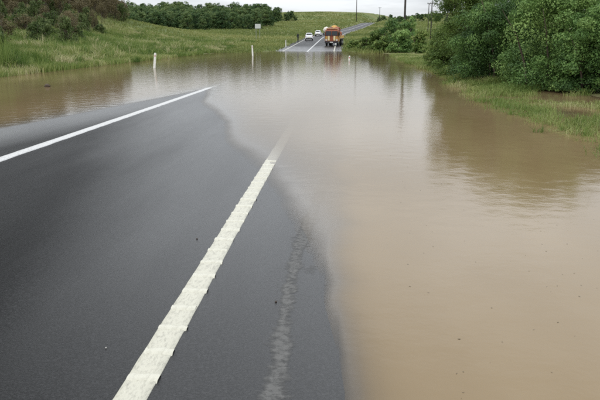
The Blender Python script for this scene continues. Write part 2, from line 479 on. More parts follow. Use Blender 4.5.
w1 = n_('ShaderNodeTexNoise'); w1.inputs['Scale'].default_value = 3.2; w1.inputs['Detail'].default_value = 3; l_(tcn.outputs['Object'], w1.inputs['Vector'])
w2 = n_('ShaderNodeTexNoise'); w2.inputs['Scale'].default_value = 26; w2.inputs['Detail'].default_value = 5; w2.inputs['Roughness'].default_value = .7; l_(tcn.outputs['Object'], w2.inputs['Vector'])
ws = n_('ShaderNodeMath'); ws.operation = 'MULTIPLY_ADD'; ws.inputs[1].default_value = .12; l_(w2.outputs['Fac'], ws.inputs[0]); l_(w1.outputs['Fac'], ws.inputs[2])
bp = n_('ShaderNodeBump'); bp.inputs['Strength'].default_value = 1.0; bp.inputs['Distance'].default_value = .0042
l_(ws.outputs[0], bp.inputs['Height'])
l_(bp.outputs[0], gl.inputs['Normal']); l_(bp.outputs[0], fr.inputs['Normal'])
fd = n_('ShaderNodeMapRange'); fd.interpolation_type = 'SMOOTHSTEP'; fd.inputs['From Max'].default_value = .0075; l_(at_.outputs['Fac'], fd.inputs['Value'])
gw = n_('ShaderNodeNewGeometry')
ub = n_('ShaderNodeMath'); ub.operation = 'SUBTRACT'; ub.inputs[0].default_value = 1; l_(gw.outputs['Backfacing'], ub.inputs[1])   # the sheet does not refract, so its underside must not mirror
fu = n_('ShaderNodeMath'); fu.operation = 'MULTIPLY'; l_(fd.outputs[0], fu.inputs[0]); l_(ub.outputs[0], fu.inputs[1])
fm = n_('ShaderNodeMath'); fm.operation = 'MULTIPLY'; l_(fr.outputs[0], fm.inputs[0]); l_(fu.outputs[0], fm.inputs[1])
m2 = n_('ShaderNodeMixShader'); l_(fm.outputs[0], m2.inputs[0]); l_(mx.outputs[0], m2.inputs[1]); l_(gl.outputs[0], m2.inputs[2])
l_(m2.outputs[0], o.inputs[0])
M['water'] = m

# ------------------------------------------------------------------ setting
def axis(pts):
    """pts: (start, stop, step) runs"""
    a = np.concatenate([np.arange(s, e, d) for s, e, d in pts])
    return np.unique(np.round(a, 4))

gx = axis([(-1600, -400, 60), (-400, -120, 10), (-120, -40, 3), (-40, -18, 1), (-18, 14, .4), (14, 40, 1.2), (40, 140, 5), (140, 1600, 40)])
gy = axis([(-160, -10, 6), (-10, 50, .5), (50, 120, 1), (120, 260, 3), (260, 620, 7), (620, 1700, 30)])
me, v = grid_mesh('ground', gx, gy, h_land)
ground = tag(obj('ground', me, M['land']), 'grassy land rising from the flood to the far hill', kind='structure')

# road: rows across the road, following its bend
ru = axis([(-7.2, -5.2, .25), (-5.2, 4.6, .14), (4.6, 6.8, .11)])
ry = axis([(-60, -6, 2), (-6, 30, .16), (30, 120, 1), (120, 640, 5)])
U, Yy = np.meshgrid(ru, ry)
Xx = U + road_x(Yy)
v = np.stack([Xx.ravel(), Yy.ravel(), h_road(Xx, Yy).ravel()], 1)
ii = np.arange(len(v)).reshape(len(ry), len(ru))
f = np.stack([ii[:-1, :-1].ravel(), ii[:-1, 1:].ravel(), ii[1:, 1:].ravel(), ii[1:, :-1].ravel()], 1)
me = mesh_np('road', v, [f])
attr(me, 'wet', 1 - smooth(.0, 1, (v[:, 2] + .012 * vnoise(v[:, 0] * .8, v[:, 1] * .3)) / (.055 + .55 * smooth(78, 92, v[:, 1]))))
road = tag(obj('road', me, M['asphalt']), 'wet asphalt road running into the flood and up the far hill', kind='structure')

wx = axis([(-60, -20, 2), (-20, -10, .4), (-10, 1.6, .11), (1.6, 9, .3), (9, 40, 1.5)])
wy = axis([(-150, -6, 3), (-6, 34, .14), (34, 60, .6), (60, 125, 1)])
me, v = grid_mesh('flood_water', wx, wy, lambda X, Y: np.zeros_like(X))
gz = np.maximum(h_land(v[:, 0], v[:, 1]), np.where(np.abs(v[:, 0] - road_x(v[:, 1])) < 6.7, h_road(v[:, 0], v[:, 1]), -9))
attr(me, 'depth', np.clip(-gz, 0, 2))
water = tag(obj('flood_water', me, M['water']), 'brown silty flood water lying across the road', kind='structure')

# painted lines, laid on the road
def line_mesh(name, u0, hw, ys, wob=0.0, lift=.005):
    u = np.array([-hw - .004, -hw, -hw * .4, hw * .4, hw, hw + .004])
    U, Y = np.meshgrid(u, ys)
    U = U + u0 + wob * vnoise(Y * 6, U * 90) 
    X = U + road_x(Y)
    Z = h_road(X, Y) + lift
    Z[:, 0] -= lift + .003; Z[:, -1] -= lift + .003
    v = np.stack([X.ravel(), Y.ravel(), Z.ravel()], 1)
    ii = np.arange(len(v)).reshape(len(ys), len(u))
    f = np.stack([ii[:-1, :-1].ravel(), ii[:-1, 1:].ravel(), ii[1:, 1:].ravel(), ii[1:, :-1].ravel()], 1)
    return mesh_np(name, v, [f])

lys = axis([(-55, -4, 1), (-4, 30, .08), (30, 130, 1), (130, 470, 5)])
cl = obj('centre_line', line_mesh('centre_line', 0.0, .095, lys, .012, .005), M['line_white'], road)
cl['label'] = 'solid white centre line running into the water'
el = obj('edge_line', line_mesh('edge_line', 3.72, .078, axis([(-55, -4, 1), (-4, 30, .03), (30, 130, 1), (130, 470, 5)]), .005, .005), M['line_cream'], road)
el['label'] = 'cream ribbed edge line on the near side of the road'
ll = obj('edge_line', line_mesh('edge_line_far', -3.7, .07, lys, .004, .005), M['line_cream'], road)
ll['label'] = 'edge line on the far side of the road, mostly under water'

def rib_mesh(seed):
    rr = np.random.default_rng(seed)
    nu, nv = 11, 6
    uu = np.linspace(-.078, .084, nu); vv = np.linspace(-1, 1, nv)
    V = []
    for i, a in enumerate(uu):
        e = math.sqrt(max(0, 1 - (abs(a) / .1) ** 6))
        lo = -.040 * (1 + .5 * (rr.random() - .5)) * (0.55 + .45 * e); hi = .038 * (1 + .9 * (rr.random() - .5)) * (0.5 + .5 * e)
        for b_ in vv:
            y = lo + (hi - lo) * (b_ + 1) / 2
            z = .003 + .005 * (1 - b_ * b_) * (.35 + .65 * e) * (1 + .3 * (rr.random() - .5)) - (.008 if abs(b_) == 1 else 0)
            V.append((a, y, z))
    ii = np.arange(nu * nv).reshape(nu, nv)
    f = np.stack([ii[:-1, :-1].ravel(), ii[1:, :-1].ravel(), ii[1:, 1:].ravel(), ii[:-1, 1:].ravel()], 1)
    me = mesh_np('rib', V, [f]); me.materials.append(M['rib_cream'])
    return me
ribs = [rib_mesh(s) for s in range(6)]
y = 1.2; k = 0
while y < 9.3:
    o_ = obj('rib', ribs[k % 6], None, el)
    X_ = -4.7 + 3.72
    sl = (h_road(np.array(X_), np.array(y + .1)) - h_road(np.array(X_), np.array(y - .1))) / .2
    o_.location = (X_ + random.uniform(-.006, .006), y, float(h_road(np.array(X_), np.array(y))) + .0045)
    o_.rotation_euler = (math.atan(float(sl)), -.0225 * -1, random.uniform(-.07, .07))
    o_.scale = (random.uniform(.96, 1.06), random.uniform(.8, 1.35), random.uniform(.8, 1.2))
    y += .30 + random.uniform(-.012, .012); k += 1

# silt strip along the shoulder
ys_ = np.arange(1.2, 9.6, .035); us_ = np.linspace(-.26, .30, 20)
U, Y = np.meshgrid(us_, ys_)
cxs = np.interp(Y, [1, 3, 5, 6.5, 8], [-.34, -.32, -.31, -.26, -.16]) + .05 * vnoise(Y * 1.6, Y * 0 + 4)
X = cxs + U
hwid = .066 + .05 * vnoise(Y * 3.1, Y * 0 + 1) + .035 * vnoise(Y * 9, Y * 0 + 7)
side_blob = .66 * np.clip(1 - np.hypot((U - .13) / .09, (Y - 4.75) / .2), 0, 1) ** .5
cover = 1.0 - np.abs(U) / np.maximum(hwid, .02) * .55
cover = np.maximum(cover, side_blob) * (1 - smooth(7.6, 9.5, Y))
cover = np.clip(cover, 0, .78)
v = np.stack([X.ravel(), Y.ravel(), (h_road(X, Y) + .0018).ravel()], 1)
ii = np.arange(len(v)).reshape(len(ys_), len(us_))
f = np.stack([ii[:-1, :-1].ravel(), ii[:-1, 1:].ravel(), ii[1:, 1:].ravel(), ii[1:, :-1].ravel()], 1)
me = mesh_np('silt_strip', v, [f]); attr(me, 'cover', cover.ravel())
o_ = obj('silt_strip', me, M['silt'], road); o_['label'] = 'broken grey strip of silt along the shoulder'

# ------------------------------------------------------------------ vegetation
def leaf_quads(c, ln, wd, rg, up=.0, droop=.0, face=None):
    """c: (n,3) centres -> verts (4n,3), quads"""
    n = len(c)
    nrm = rg.normal(size=(n, 3)); nrm[:, 2] += up
    if face is not None: nrm += face * 2.2
    nrm /= np.linalg.norm(nrm, axis=1)[:, None]
    tn = rg.normal(size=(n, 3)); tn[:, 2] -= droop; tn -= nrm * (tn * nrm).sum(1)[:, None]; tn /= np.linalg.norm(tn, axis=1)[:, None] + 1e-9
    bt = np.cross(nrm, tn)
    s = rg.uniform(.6, 1.3, n)[:, None]
    a = c - tn * ln * .5 * s; d = c + tn * ln * .5 * s
    mid = c - tn * ln * .05 * s + nrm * ln * .1 * s
    p = mid + bt * wd * .5 * s; q = mid - bt * wd * .5 * s
    v = np.stack([a, p, d, q], 1).reshape(-1, 3)
    f = np.arange(4 * n, dtype=np.int32).reshape(n, 4)
    return v, f

def crown(seed, h, r, nclump, nleaf, ln, wd, lo=.12, crad=.28, shell=.55, lobes=5, up=.4, flat=.75, skirt=0):
    """foliage clumps spread through a lobed volume; returns mesh, clump centres"""
    rg = np.random.default_rng(seed)
    # lobes
    lc = []
    for i in range(lobes):
        a = rg.uniform(0, 2 * math.pi); zz = rg.uniform(lo + .18, .82)
        k = math.sqrt(max(.1, 1 - ((zz - .45) / .62) ** 2))
        lc.append((math.cos(a) * r * .5 * k, math.sin(a) * r * .5 * k, zz * h, rg.uniform(.42, .66) * r))
    lc.append((0, 0, h * .62, r * .72)); lc.append((0, 0, h * .80, r * .42))
    for i in range(skirt):
        a = (i + rg.random()) * 2 * math.pi / max(1, skirt)
        lc.append((math.cos(a) * r * .55, math.sin(a) * r * .55, h * rg.uniform(.12, .26), r * rg.uniform(.42, .58)))
    lc = np.array(lc)
    pick = rg.integers(0, len(lc), nclump)
    d = rg.normal(size=(nclump, 3)); d /= np.linalg.norm(d, axis=1)[:, None]
    rad = (shell + (1 - shell) * rg.random(nclump)) ** .7
    cc = lc[pick, :3] + d * (lc[pick, 3] * rad)[:, None] * np.array([1, 1, min(1.3, h / (2.4 * r)) ** .8])
    cc[:, 2] = np.clip(cc[:, 2], lo * h, h * .97)
    per = nleaf // nclump
    ctint = np.clip(.5 + .55 * (cc[:, 2] / h - .5) * .5 + rg.normal(0, .24, nclump), .02, 1)  # clump tint gets lighter towards the crown top, plus random spread
    csz = rg.uniform(.55, 1.3, nclump)
    dr = rg.normal(size=(nclump, per, 3)); dr[:, :, 2] += .45
    dr /= np.linalg.norm(dr, axis=2)[:, :, None]
    off = dr * (crad * r * csz)[:, None, None] * (rg.uniform(.35, 1.12, (nclump, per, 1)) ** .6)
    off[:, :, 2] *= flat
    P = (cc[:, None, :] + off).reshape(-1, 3)
    P[:, 2] = np.maximum(P[:, 2], .03 * h)
    v, f = leaf_quads(P, ln, wd, rg, up, face=dr.reshape(-1, 3))
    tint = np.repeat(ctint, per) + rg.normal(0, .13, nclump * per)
    me = mesh_np('crown', v, [f], smooth_shade=False)
    attr(me, 'tint', np.repeat(np.clip(tint, 0, 1), 4))
    return me, cc

def trunk(seed, h, r, cc, nlimb, tr, stems=1):
    rg = np.random.default_rng(seed + 99)
    mb = MB()
    for s in range(stems):
        a = rg.uniform(0, 6.28); q = rg.uniform(.1, .5) * r if stems > 1 else 0
        bx, by = math.cos(a) * q, math.sin(a) * q
        le = rg.uniform(-.12, .12, 2) * h + (np.array([bx, by]) * 1.2)
        mb.tube([(bx, by, -.25), (bx + le[0] * .2, by + le[1] * .2, h * .3), (bx + le[0] * .5, by + le[1] * .5, h * .58), (bx + le[0], by + le[1], h * .84)],
                [tr * 1.25, tr, tr * .6, tr * .15], 7)
    idx = rg.permutation(len(cc))[:nlimb]
    for i in idx:
        c = cc[i]; z0 = max(.12 * h, min(c[2] * .55, .6 * h))
        a = rg.uniform(-.06, .06, 2) * r
        mb.tube([(a[0], a[1], z0), (c[0] * .45 + a[0], c[1] * .45, (z0 + c[2]) * .5 + .03 * h), (c[0], c[1], c[2])], [tr * .45, tr * .28, tr * .08], 5, cap=False)
    bmesh.ops.recalc_face_normals(mb.bm, faces=mb.bm.faces)
    me = bpy.data.meshes.new('trunk'); mb.bm.to_mesh(me); mb.bm.free()
    me.polygons.foreach_set('use_smooth', np.ones(len(me.polygons), bool))
    return me

def plant(name, loc, crown_me, trunk_me, leafmat, barkmat, label, cat, group=None, rz=0.0, s=1.0, sz=None):
    e = empty(name, loc, rz, s)
    if sz: e.scale = (s, s, sz)
    for m_, mm_ in ((crown_me, leafmat), (trunk_me, barkmat)):
        if not m_.materials: m_.materials.append(mm_)
    obj('trunk', trunk_me, None, e); obj('crown', crown_me, None, e)
    return tag(e, label, cat, group)

# the trees at the right edge of the water: (photo column, distance, height, radius, leaves, label)
near = [
    (556, 24.0, 4.0, 1.85, 26000, 'leaf', 'rightmost tall leafy tree at the flood edge, sky beside its crown'),
    (506, 27.5, 4.8, 1.95, 26000, 'leaf', 'dark dense tree in the middle of the right-hand flood-edge clump'),
    (534, 31.0, 5.2, 2.30, 22000, 'leaf', 'tallest tree standing behind the others of the right-hand clump'),
    (466, 32.5, 4.9, 1.55, 22000, 'leaf_olive', 'slim tree at the left end of the right-hand clump beside the flood'),
    (446, 40.0, 2.5, 1.15, 12000, 'leaf_olive', 'low yellow-green bushy tree left of the right-hand clump'),
    (606, 22.0, 2.6, 1.45, 16000, 'leaf', 'low dark bush cut by the right edge of the picture'),
    (482, 36.5, 5.2, 1.8, 16000, 'leaf', 'tree behind the slim tree at the left of the right-hand clump'),
]
for i, (px, Y, h, r, nl, lm, lab) in enumerate(near):
    X = px_at(px, Y)
    cm, cc = crown(100 + i, h, r, 170, int(nl * 2.8), .078, .043, lo=.04, crad=.27, lobes=7, skirt=6)
    tm = trunk(100 + i, h * .8, r, cc, 40, .035, stems=3)
    plant('leafy_tree', (X, Y, ground_z(X, Y)), cm, tm, M[lm], M['bark'], lab, 'tree', 'trees at the right flood edge')

# shrubs on the far right shore: (photo column, distance, row of the top, half width in photo px, label)
shr = [
    (354, 102, 40, 6, 'small round shrub beside the road behind the orange truck'),
    (366, 97, 37, 8, 'pale low shrub second from the truck on the far shore'),
    (380, 93, 29, 10, 'mid-sized green shrub third from the truck on the far shore'),
    (392, 90, 19, 13, 'tall dark shrub left of the thick utility pole'),
    (409, 88, 18, 13, 'tall dark shrub right of the thick utility pole'),
    (420, 80, 31, 8, 'narrow green shrub at the right end of the far-shore row'),
    (400, 84, 31, 12, 'low dark shrub in front of the thick utility pole'),
    (384, 86, 37, 10, 'low green shrub at the water in the far-shore row'),
]
for i, (px, Y, ty, hw, lab) in enumerate(shr):
    X = px_at(px, Y); g = ground_z(X, Y)
    h = CAM_H + (39 - ty) / 679 * Y - g; r = hw / 679 * Y
    cm, cc = crown(200 + i, h, r, 110, 5200, .24, .13, lo=.03, crad=.28, lobes=6, skirt=5)
    tm = trunk(200 + i, h, r, cc, 24, .06, stems=3)
    plant('shrub', (X, Y, g), cm, tm, M['leaf' if i in (3, 4, 6) else 'leaf_olive'], M['bark'], lab, 'shrub', 'shrubs on the far right shore')

# far wood beyond the field on the left
fv = []
for k in range(5):
    cm, cc = crown(300 + k, 8.0, 3.4, 90, 6000, .42, .26, lo=.05, crad=.24, lobes=8, skirt=3)
    tm = trunk(300 + k, 8.0, 3.6, cc, 14, .16)
    cm.materials.append(M['leaf_far']); tm.materials.append(M['bark'])
    fv.append((cm, tm))
def far_tree(px, Y, s, lab, group, name='wood_tree', sz=None):
    X = px_at(px, Y)
    cm, tm = random.choice(fv)
    plant(name, (X, Y, ground_z(X, Y) - .1), cm, tm, None, None, lab, 'tree', group, random.uniform(0, 6.28), s, sz)
rows = [(250, 118, 226, 24, .72), (275, 100, 262, 30, .8), (305, 96, 268, 32, .92), (340, 92, 272, 32, 1.05), (390, 90, 278, 32, 1.2), (440, 88, 281, 30, 1.2)]
for (Y, a, b_, n, s) in rows:
    for i in range(n):
        px = a + (b_ - a) * (i + random.uniform(.15, .85)) / n
        far_tree(px, Y + random.uniform(-14, 14), s * random.uniform(.75, 1.2), 'dark green tree in the distant wood beyond the left field', 'trees of the distant wood')
for px, Y, s in [(287, 460, .7), (291, 470, .85), (295, 470, .5)]:
    far_tree(px, Y, s, 'small tree on the skyline at the right end of the distant wood', 'skyline trees at the wood end')
for i in range(26):
    px = 376 + 72 * (i + random.random()) / 26
    Y = random.uniform(430, 560)
    far_tree(px, Y, random.uniform(.35, .7), 'small tree on the skyline behind the utility poles', 'skyline trees behind the poles')

# scrub on the left hill
sv = []
for k in range(6):
    br = k < 3
    cm, cc = crown(400 + k, 4.6, 1.5, 90, 2600 if br else 4200, .20, .09 if br else .13, lo=.06, crad=.26, lobes=6, up=.1, flat=1.3, skirt=0 if br else 4)
    tm = trunk(400 + k, 4.6, 1.5, cc, 46 if br else 22, .028 if br else .04, stems=7 if br else 3)
    cm.materials.append(M['leaf_brown' if br else 'leaf_scrub']); tm.materials.append(M['bark_grey'])
    sv.append((cm, tm))
pts = []
tries = 0
while len(pts) < 290 and tries < 20000:
    tries += 1
    Y = random.uniform(38, 215); px = random.uniform(-25, 128)
    X = px_at(px, Y)
    if X > -21.5 - .06 * (Y - 38) - 3 * math.sin(Y * .15): continue
    if -X > 110: continue
    if px > 80 and Y < 72 + (px - 80) * 1.5: continue
    if any((X - a) ** 2 + (Y - b_) ** 2 < 3.2 for a, b_ in pts): continue
    pts.append((X, Y))
for X, Y in pts:
    low = (-X < 34 + .07 * Y)
    if random.random() < (.75 if low else .28):
        cm, tm = random.choice(sv[3:]); lab, grp = 'green scrub tree on the wooded hillside at left', 'green trees on the left hillside'
    else:
        cm, tm = random.choice(sv[:3]); lab, grp = 'brown twiggy thin tree on the wooded hillside at left', 'brown trees on the left hillside'
    plant('hillside_tree', (X, Y, ground_z(X, Y) - .15), cm, tm, None, None, lab, 'tree', grp, random.uniform(0, 6.28), random.uniform(.65, 1.15) * (.62 if low else 1), random.uniform(.7, 1.3) * (.55 if low else 1))

# grass
def blades(P, n_per, h, wd, rg, spread, tint, lean=.35, hv=None):
    """P: (n,3) tuft feet"""
    n = len(P)
    c = np.repeat(P, n_per, 0)
    k = len(c)
    c[:, :2] += rg.normal(size=(k, 2)) * spread
    hh = np.repeat(h if hasattr(h, '__len__') else np.full(n, h), n_per) * rg.uniform(.5, 1.25, k)
    ww = np.repeat(wd if hasattr(wd, '__len__') else np.full(n, wd), n_per) * rg.uniform(.6, 1.3, k)
    a = rg.uniform(0, 2 * math.pi, k)
    b_ = np.stack([np.cos(a), np.sin(a), 0 * a], 1)
    ln = rg.normal(size=(k, 2)) * lean
    ln3 = np.stack([ln[:, 0], ln[:, 1], 0 * a], 1)
    mid = c + ln3 * (hh * .3)[:, None] + np.array([0, 0, 1]) * (hh * .6)[:, None]
    tip = c + ln3 * (hh * .95)[:, None] + np.array([0, 0, 1]) * (hh * (1 - .25 * np.clip(np.hypot(ln[:, 0], ln[:, 1]), 0, 1.5)))[:, None]
    W = b_ * (ww * .5)[:, None]
    foot = c - np.array([0, 0, .06])
    v = np.stack([foot - W, foot + W, mid + W * .75, mid - W * .75, tip], 1).reshape(-1, 3)
    i = np.arange(k, dtype=np.int32) * 5
    q = np.stack([i, i + 1, i + 2, i + 3], 1); t3 = np.stack([i + 3, i + 2, i + 4], 1)
    tt = np.repeat(np.repeat(tint, n_per) + rg.normal(0, .12, k), 5)
    return v, q, t3, np.clip(tt, 0, 1)

def grass_obj(name, parts, mt, label):
    V = []; Q = []; T = []; A = []; o = 0
    for v, q, t3, tt in parts:
        V.append(v); Q.append(q + o); T.append(t3 + o); A.append(tt); o += len(v)
    me = mesh_np(name, np.concatenate(V), [np.concatenate(Q), np.concatenate(T)], smooth_shade=False)
    attr(me, 'tint', np.concatenate(A))
    return tag(obj(name, me, mt), label, 'grass', kind='stuff')

def feet(X, Y):
    return np.stack([X, Y, h_land(X, Y)], 1)

rg = np.random.default_rng(21)
# left bank
n = 22000
Y = 22 + 110 * rg.random(n) ** 1.3
X = -15.3 - 22 * rg.random(n) ** 1.35 - .01 * Y
Z = h_land(X, Y)
ok = (Z > -.07) & ((vnoise(X * .3, Y * .3) > -.42))
X, Y = X[ok], Y[ok]
P = feet(X, Y)
tint = .43 + .65 * fbm(X * .16, Y * .12, 4) + .22 * (rg.random(len(X)) < .12) + .3 * (vnoise(X * .25 + 50, Y * .25) > .28) 
hh = .42 + .25 * vnoise(X * .4, Y * .4) + .25 * smooth(17, 24, -X)
nw = 900
Yw = 24 + 100 * rg.random(nw) ** 1.2; Xw = -15.9 - 20 * rg.random(nw) ** 1.2 - .01 * Yw
Pw = feet(Xw, Yw); Pw = Pw[Pw[:, 2] > -.04]; nw = len(Pw)
tw = np.clip(rg.choice([.15, .35, .6, .9], nw) + rg.normal(0, .1, nw), 0, 1)
grass_obj('grass', [blades(P, 12, hh, .022 + Y * .00035, rg, .16, tint), blades(Pw, 34, rg.uniform(.5, 1.15, nw), .03 + Pw[:, 1] * .0004, rg, .2, tw, .45)], M['grass'], 'tall tufted grass on the bank left of the flood')
# right bank, partly drowned
n = 7000
Y = 9.5 + 62 * rg.random(n) ** 1.5
X = 3.5 + 6.5 * rg.random(n)
Z = h_land(X, Y)
ok = (Z > -.10 + .05 * vnoise(X, Y)) & (fbm(X * .9 + 7, Y * .45, 4) > -.01 - .42 * smooth(16, 34, Y))
X, Y = X[ok], Y[ok]
P = feet(X, Y)
tint = .58 + .7 * fbm(X * .7, Y * .4, 3)
hh = .20 + .30 * np.clip(fbm(X * .8, Y * .5, 3), -.4, 1) + .12 * smooth(15, 32, Y)
grass_obj('grass', [blades(P, 20, hh, .007 + Y * .0004, rg, .10, tint, .8)], M['grass'], 'half drowned grass along the right shore below the trees')
# rough grass on the field and the far slopes
n = 36000
Y = 84 + 560 * rg.random(n) ** 1.5
pxs = rg.uniform(60, 470, n)
X = np.array([px_at(a, b_) for a, b_ in zip(pxs, Y)])
ok = (np.abs(X - road_x(Y) - .2) > 4.9)
X, Y = X[ok], Y[ok]
P = feet(X, Y)
tint = .38 + .55 * fbm(X * .05, Y * .03, 4)
grass_obj('grass', [blades(P, 5, .32 + .25 * vnoise(X * .2, Y * .2) + Y * .0006, .05 + Y * .0006, rg, .35, tint, .4)], M['grass_dry'], 'rough grass on the field and slopes beyond the flood')

# reeds and pale weed clumps at the left shore
def clump(name, X, Y, n, h, wd, spread, tint, mt, label, group, cat, lean=.25):
    z = ground_z(X, Y)
    v, q, t3, tt = blades(np.array([[0, 0, 0.0]]), n, np.array([h]), np.array([wd]), rg, spread, np.array([tint]), lean)
    me = mesh_np(name, v, [q, t3], smooth_shade=False); attr(me, 'tint', tt)
    o = obj(name, me, mt); o.location = (X, Y, z)
    return tag(o, label, cat, group)
for px, Y, h in [(-6, 33, 1.1), (2, 34, 1.3), (8, 36, 1.1), (-2, 37, 1.6), (13, 34, .8)]:
    X = px_at(px, Y)
    clump('reed_clump', X, Y, 220, h, .035, .30, .25, M['grass'], 'tall dark green reed clump at the left edge of the picture', 'reeds at the left edge', 'reeds', .18)
for px, Y in [(158, 70), (168, 74), (176, 78), (184, 80), (191, 82), (206, 90), (213, 92), (222, 95), (62, 40), (86, 43)]:
    X = min(px_at(px, Y), -16.7)
    clump('pale_weed', X, Y, 150, .75, .05, .28, .95, M['grass'], 'pale seeding weed clump on the left shore', 'pale weeds on the left shore', 'weed', .5)
for px, Y in [(133.5, 50), (137, 50.5)]:
    clump('dark_rush', px_at(px, Y), Y, 60, .55, .03, .13, .02, M['grass'], 'small dark rush tuft standing in the water near the leaning marker post', 'dark rushes near the marker post', 'rush', .15)
for px, Y, h in [(546, 12.6, .16), (572, 12.9, .12), (595, 12.2, .18), (588, 13.6, .2), (518, 15.6, .2)]:
    X = px_at(px, Y)
    clump('drowned_tuft', X, Y, 40, h + max(0, -ground_z(X, Y)), .014, .06, .3, M['grass'], 'small grass tuft poking out of the shallow water at lower right', 'drowned tufts at right', 'grass tuft', .5)

# ------------------------------------------------------------------ roadside things
def marker_post(X, Y, z, h, tilt, label, grp='white marker posts along the left verge'):
    e = empty('marker_post', (X, Y, z)); e.rotation_euler = (tilt * .2, tilt, 0)
    mb = MB()
    secs = []
    for zz, w_ in ((-.35, .075), (h - .06, .07), (h, .05)):
        secs.append([(-w_, -.012, zz), (-w_ * .5, .022, zz), (w_ * .5, .022, zz), (w_, -.012, zz), (w_ * .5, -.03, zz), (-w_ * .5, -.03, zz)])
    mb.loft(secs).build('post', M['white'], e)
    MB().box((0, -.033, h - .17), (.055, .006, .09)).build('reflector', M['reflector_red'], e)
    return tag(e, label, 'marker post', grp)
marker_post(-11.27, 40, -.42, .90 + .42, R(7), 'white marker post leaning right, nearest of the left verge')
marker_post(-9.02, 69, -.35, 1.08 + .35, R(-2), 'second white marker post from the left, standing in the water')
marker_post(-9.2, 113, ground_z(-9.2, 113) + .12, 1.05, R(1), 'farthest white marker post, left of the white car')
marker_post(.69, 56.3, -.35, .36 + .35, R(3), 'short white marker top standing alone in the water right of the road', None)

def utility_pole(px, Y, h, rad, arm, label, grp, top_y=None):
    X = px_at(px, Y); g = ground_z(X, Y)
    e = empty('utility_pole', (X, Y, g))
    mb = MB(); mb.tube([(0, 0, -.6), (0, 0, h * .5), (0, 0, h)], [rad, rad * .87, rad * .7], 10).build('pole', M['pole'], e, sm=True)
    if arm:
        c = MB().box((0, -rad * .9, h - .45), (arm, .11, .13), bev=.01).build('crossarm', M['pole'], e)
        for s in (-.44, -.2, .2, .44):
            MB().tube([(s * arm, -rad * .9, h - .40), (s * arm, -rad * .9, h - .30), (s * arm, -rad * .9, h - .24), (s * arm, -rad * .9, h - .17)], [.03, .075, .05, .06], 8).build('insulator', M['insul'], c)
        for s in (-1, 1):
            MB().tube([(0, -rad, h - 1.1), (s * arm * .3, -rad * .9, h - .5)], .025, 6).build('brace', M['steel'], e)
    return tag(e, label, 'utility pole', grp)
utility_pole(404, 92, 9.2, .17, 1.8, 'thick dark utility pole rising out of the far-shore shrubs', 'utility poles right of the road')
utility_pole(430.5, 138, 7.6, .15, 1.9, 'utility pole with a crossarm between the shrubs and the tree clump', 'utility poles right of the road')
utility_pole(427.5, 200, 8.6, .14, 0, 'thin pole just left of the pole with the crossarm', 'utility poles right of the road')
utility_pole(446, 165, 9.5, .12, 1.6, 'thin pole half hidden by the tree clump edge', 'utility poles right of the road')
utility_pole(356, 452, 17.5, .26, 3.0, 'tall thin pole on the skyline above the orange truck', 'utility poles on the far hill')
utility_pole(379, 480, 10.5, .22, 2.4, 'short faint pole on the skyline at the top of the road', 'utility poles on the far hill')

Y = 150; X = px_at(258, Y); g = ground_z(X, Y)
zt = CAM_H + (39 - 26.5) / 679 * Y - g
e = empty('road_sign', (X, Y, g), R(-3))
for s in (-.42, .42):
    MB().tube([(s, .04, -.4), (s, .04, zt + .4)], .04, 8).build('sign_post', M['steel'], e)
MB().box((0, 0, zt), (1.25, .03, .95), bev=.008).build('sign_plate', M['sign'], e)
tag(e, 'pale grey rectangular road sign on posts in the far field', 'road sign')

# a clod adrift
mb = MB(); r_ = bmesh.ops.create_icosphere(mb.bm, subdivisions=2, radius=.085)
for v_ in r_['verts']:
    v_.co = Vector((v_.co.x * 1.3, v_.co.y, v_.co.z * .8)) * (1 + .35 * random.uniform(-1, 1))
fl = mb.build('floating_clod', M['bark'], None, sm=True); fl.location = (px_at(43, 23.9), 23.9, .03)
tag(fl, 'small dark clod floating on the water at far left', 'clod')
# flecks of chaff drifting on the flood, too many and too small to count
rf = np.random.default_rng(5)
nfk = 420
Yf = 2.6 + 22 * rf.random(nfk) ** 1.5
Xf = .45 + (3.2 + .02 * Yf) * rf.random(nfk) + .3 * np.sin(Yf)
kp = (Xf > .4) & (h_land(Xf, Yf) < -.04)
Xf, Yf = Xf[kp], Yf[kp]; nfk = len(Xf)
af = rf.uniform(0, 6.28, nfk); lf_ = rf.uniform(.003, .011, nfk); wf_ = lf_ * rf.uniform(.2, .55, nfk)
ca, sa = np.cos(af), np.sin(af)
fv_ = np.stack([np.stack([Xf + ca * a_ * lf_ - sa * b_ * wf_, Yf + sa * a_ * lf_ + ca * b_ * wf_, np.full(nfk, .002) + .001 * a_ * a_], 1) for a_, b_ in ((-1, 0), (0, -1), (1, 0), (0, 1))], 1).reshape(-1, 3)
me = mesh_np('floating_chaff', fv_, [np.arange(4 * nfk).reshape(nfk, 4)], smooth_shade=False)
tag(obj('floating_chaff', me, simple('chaff', (.10, .075, .045), .8, var=.5, scale=3)), 'tiny brown flecks of chaff drifting on the muddy water', 'chaff', kind='stuff')
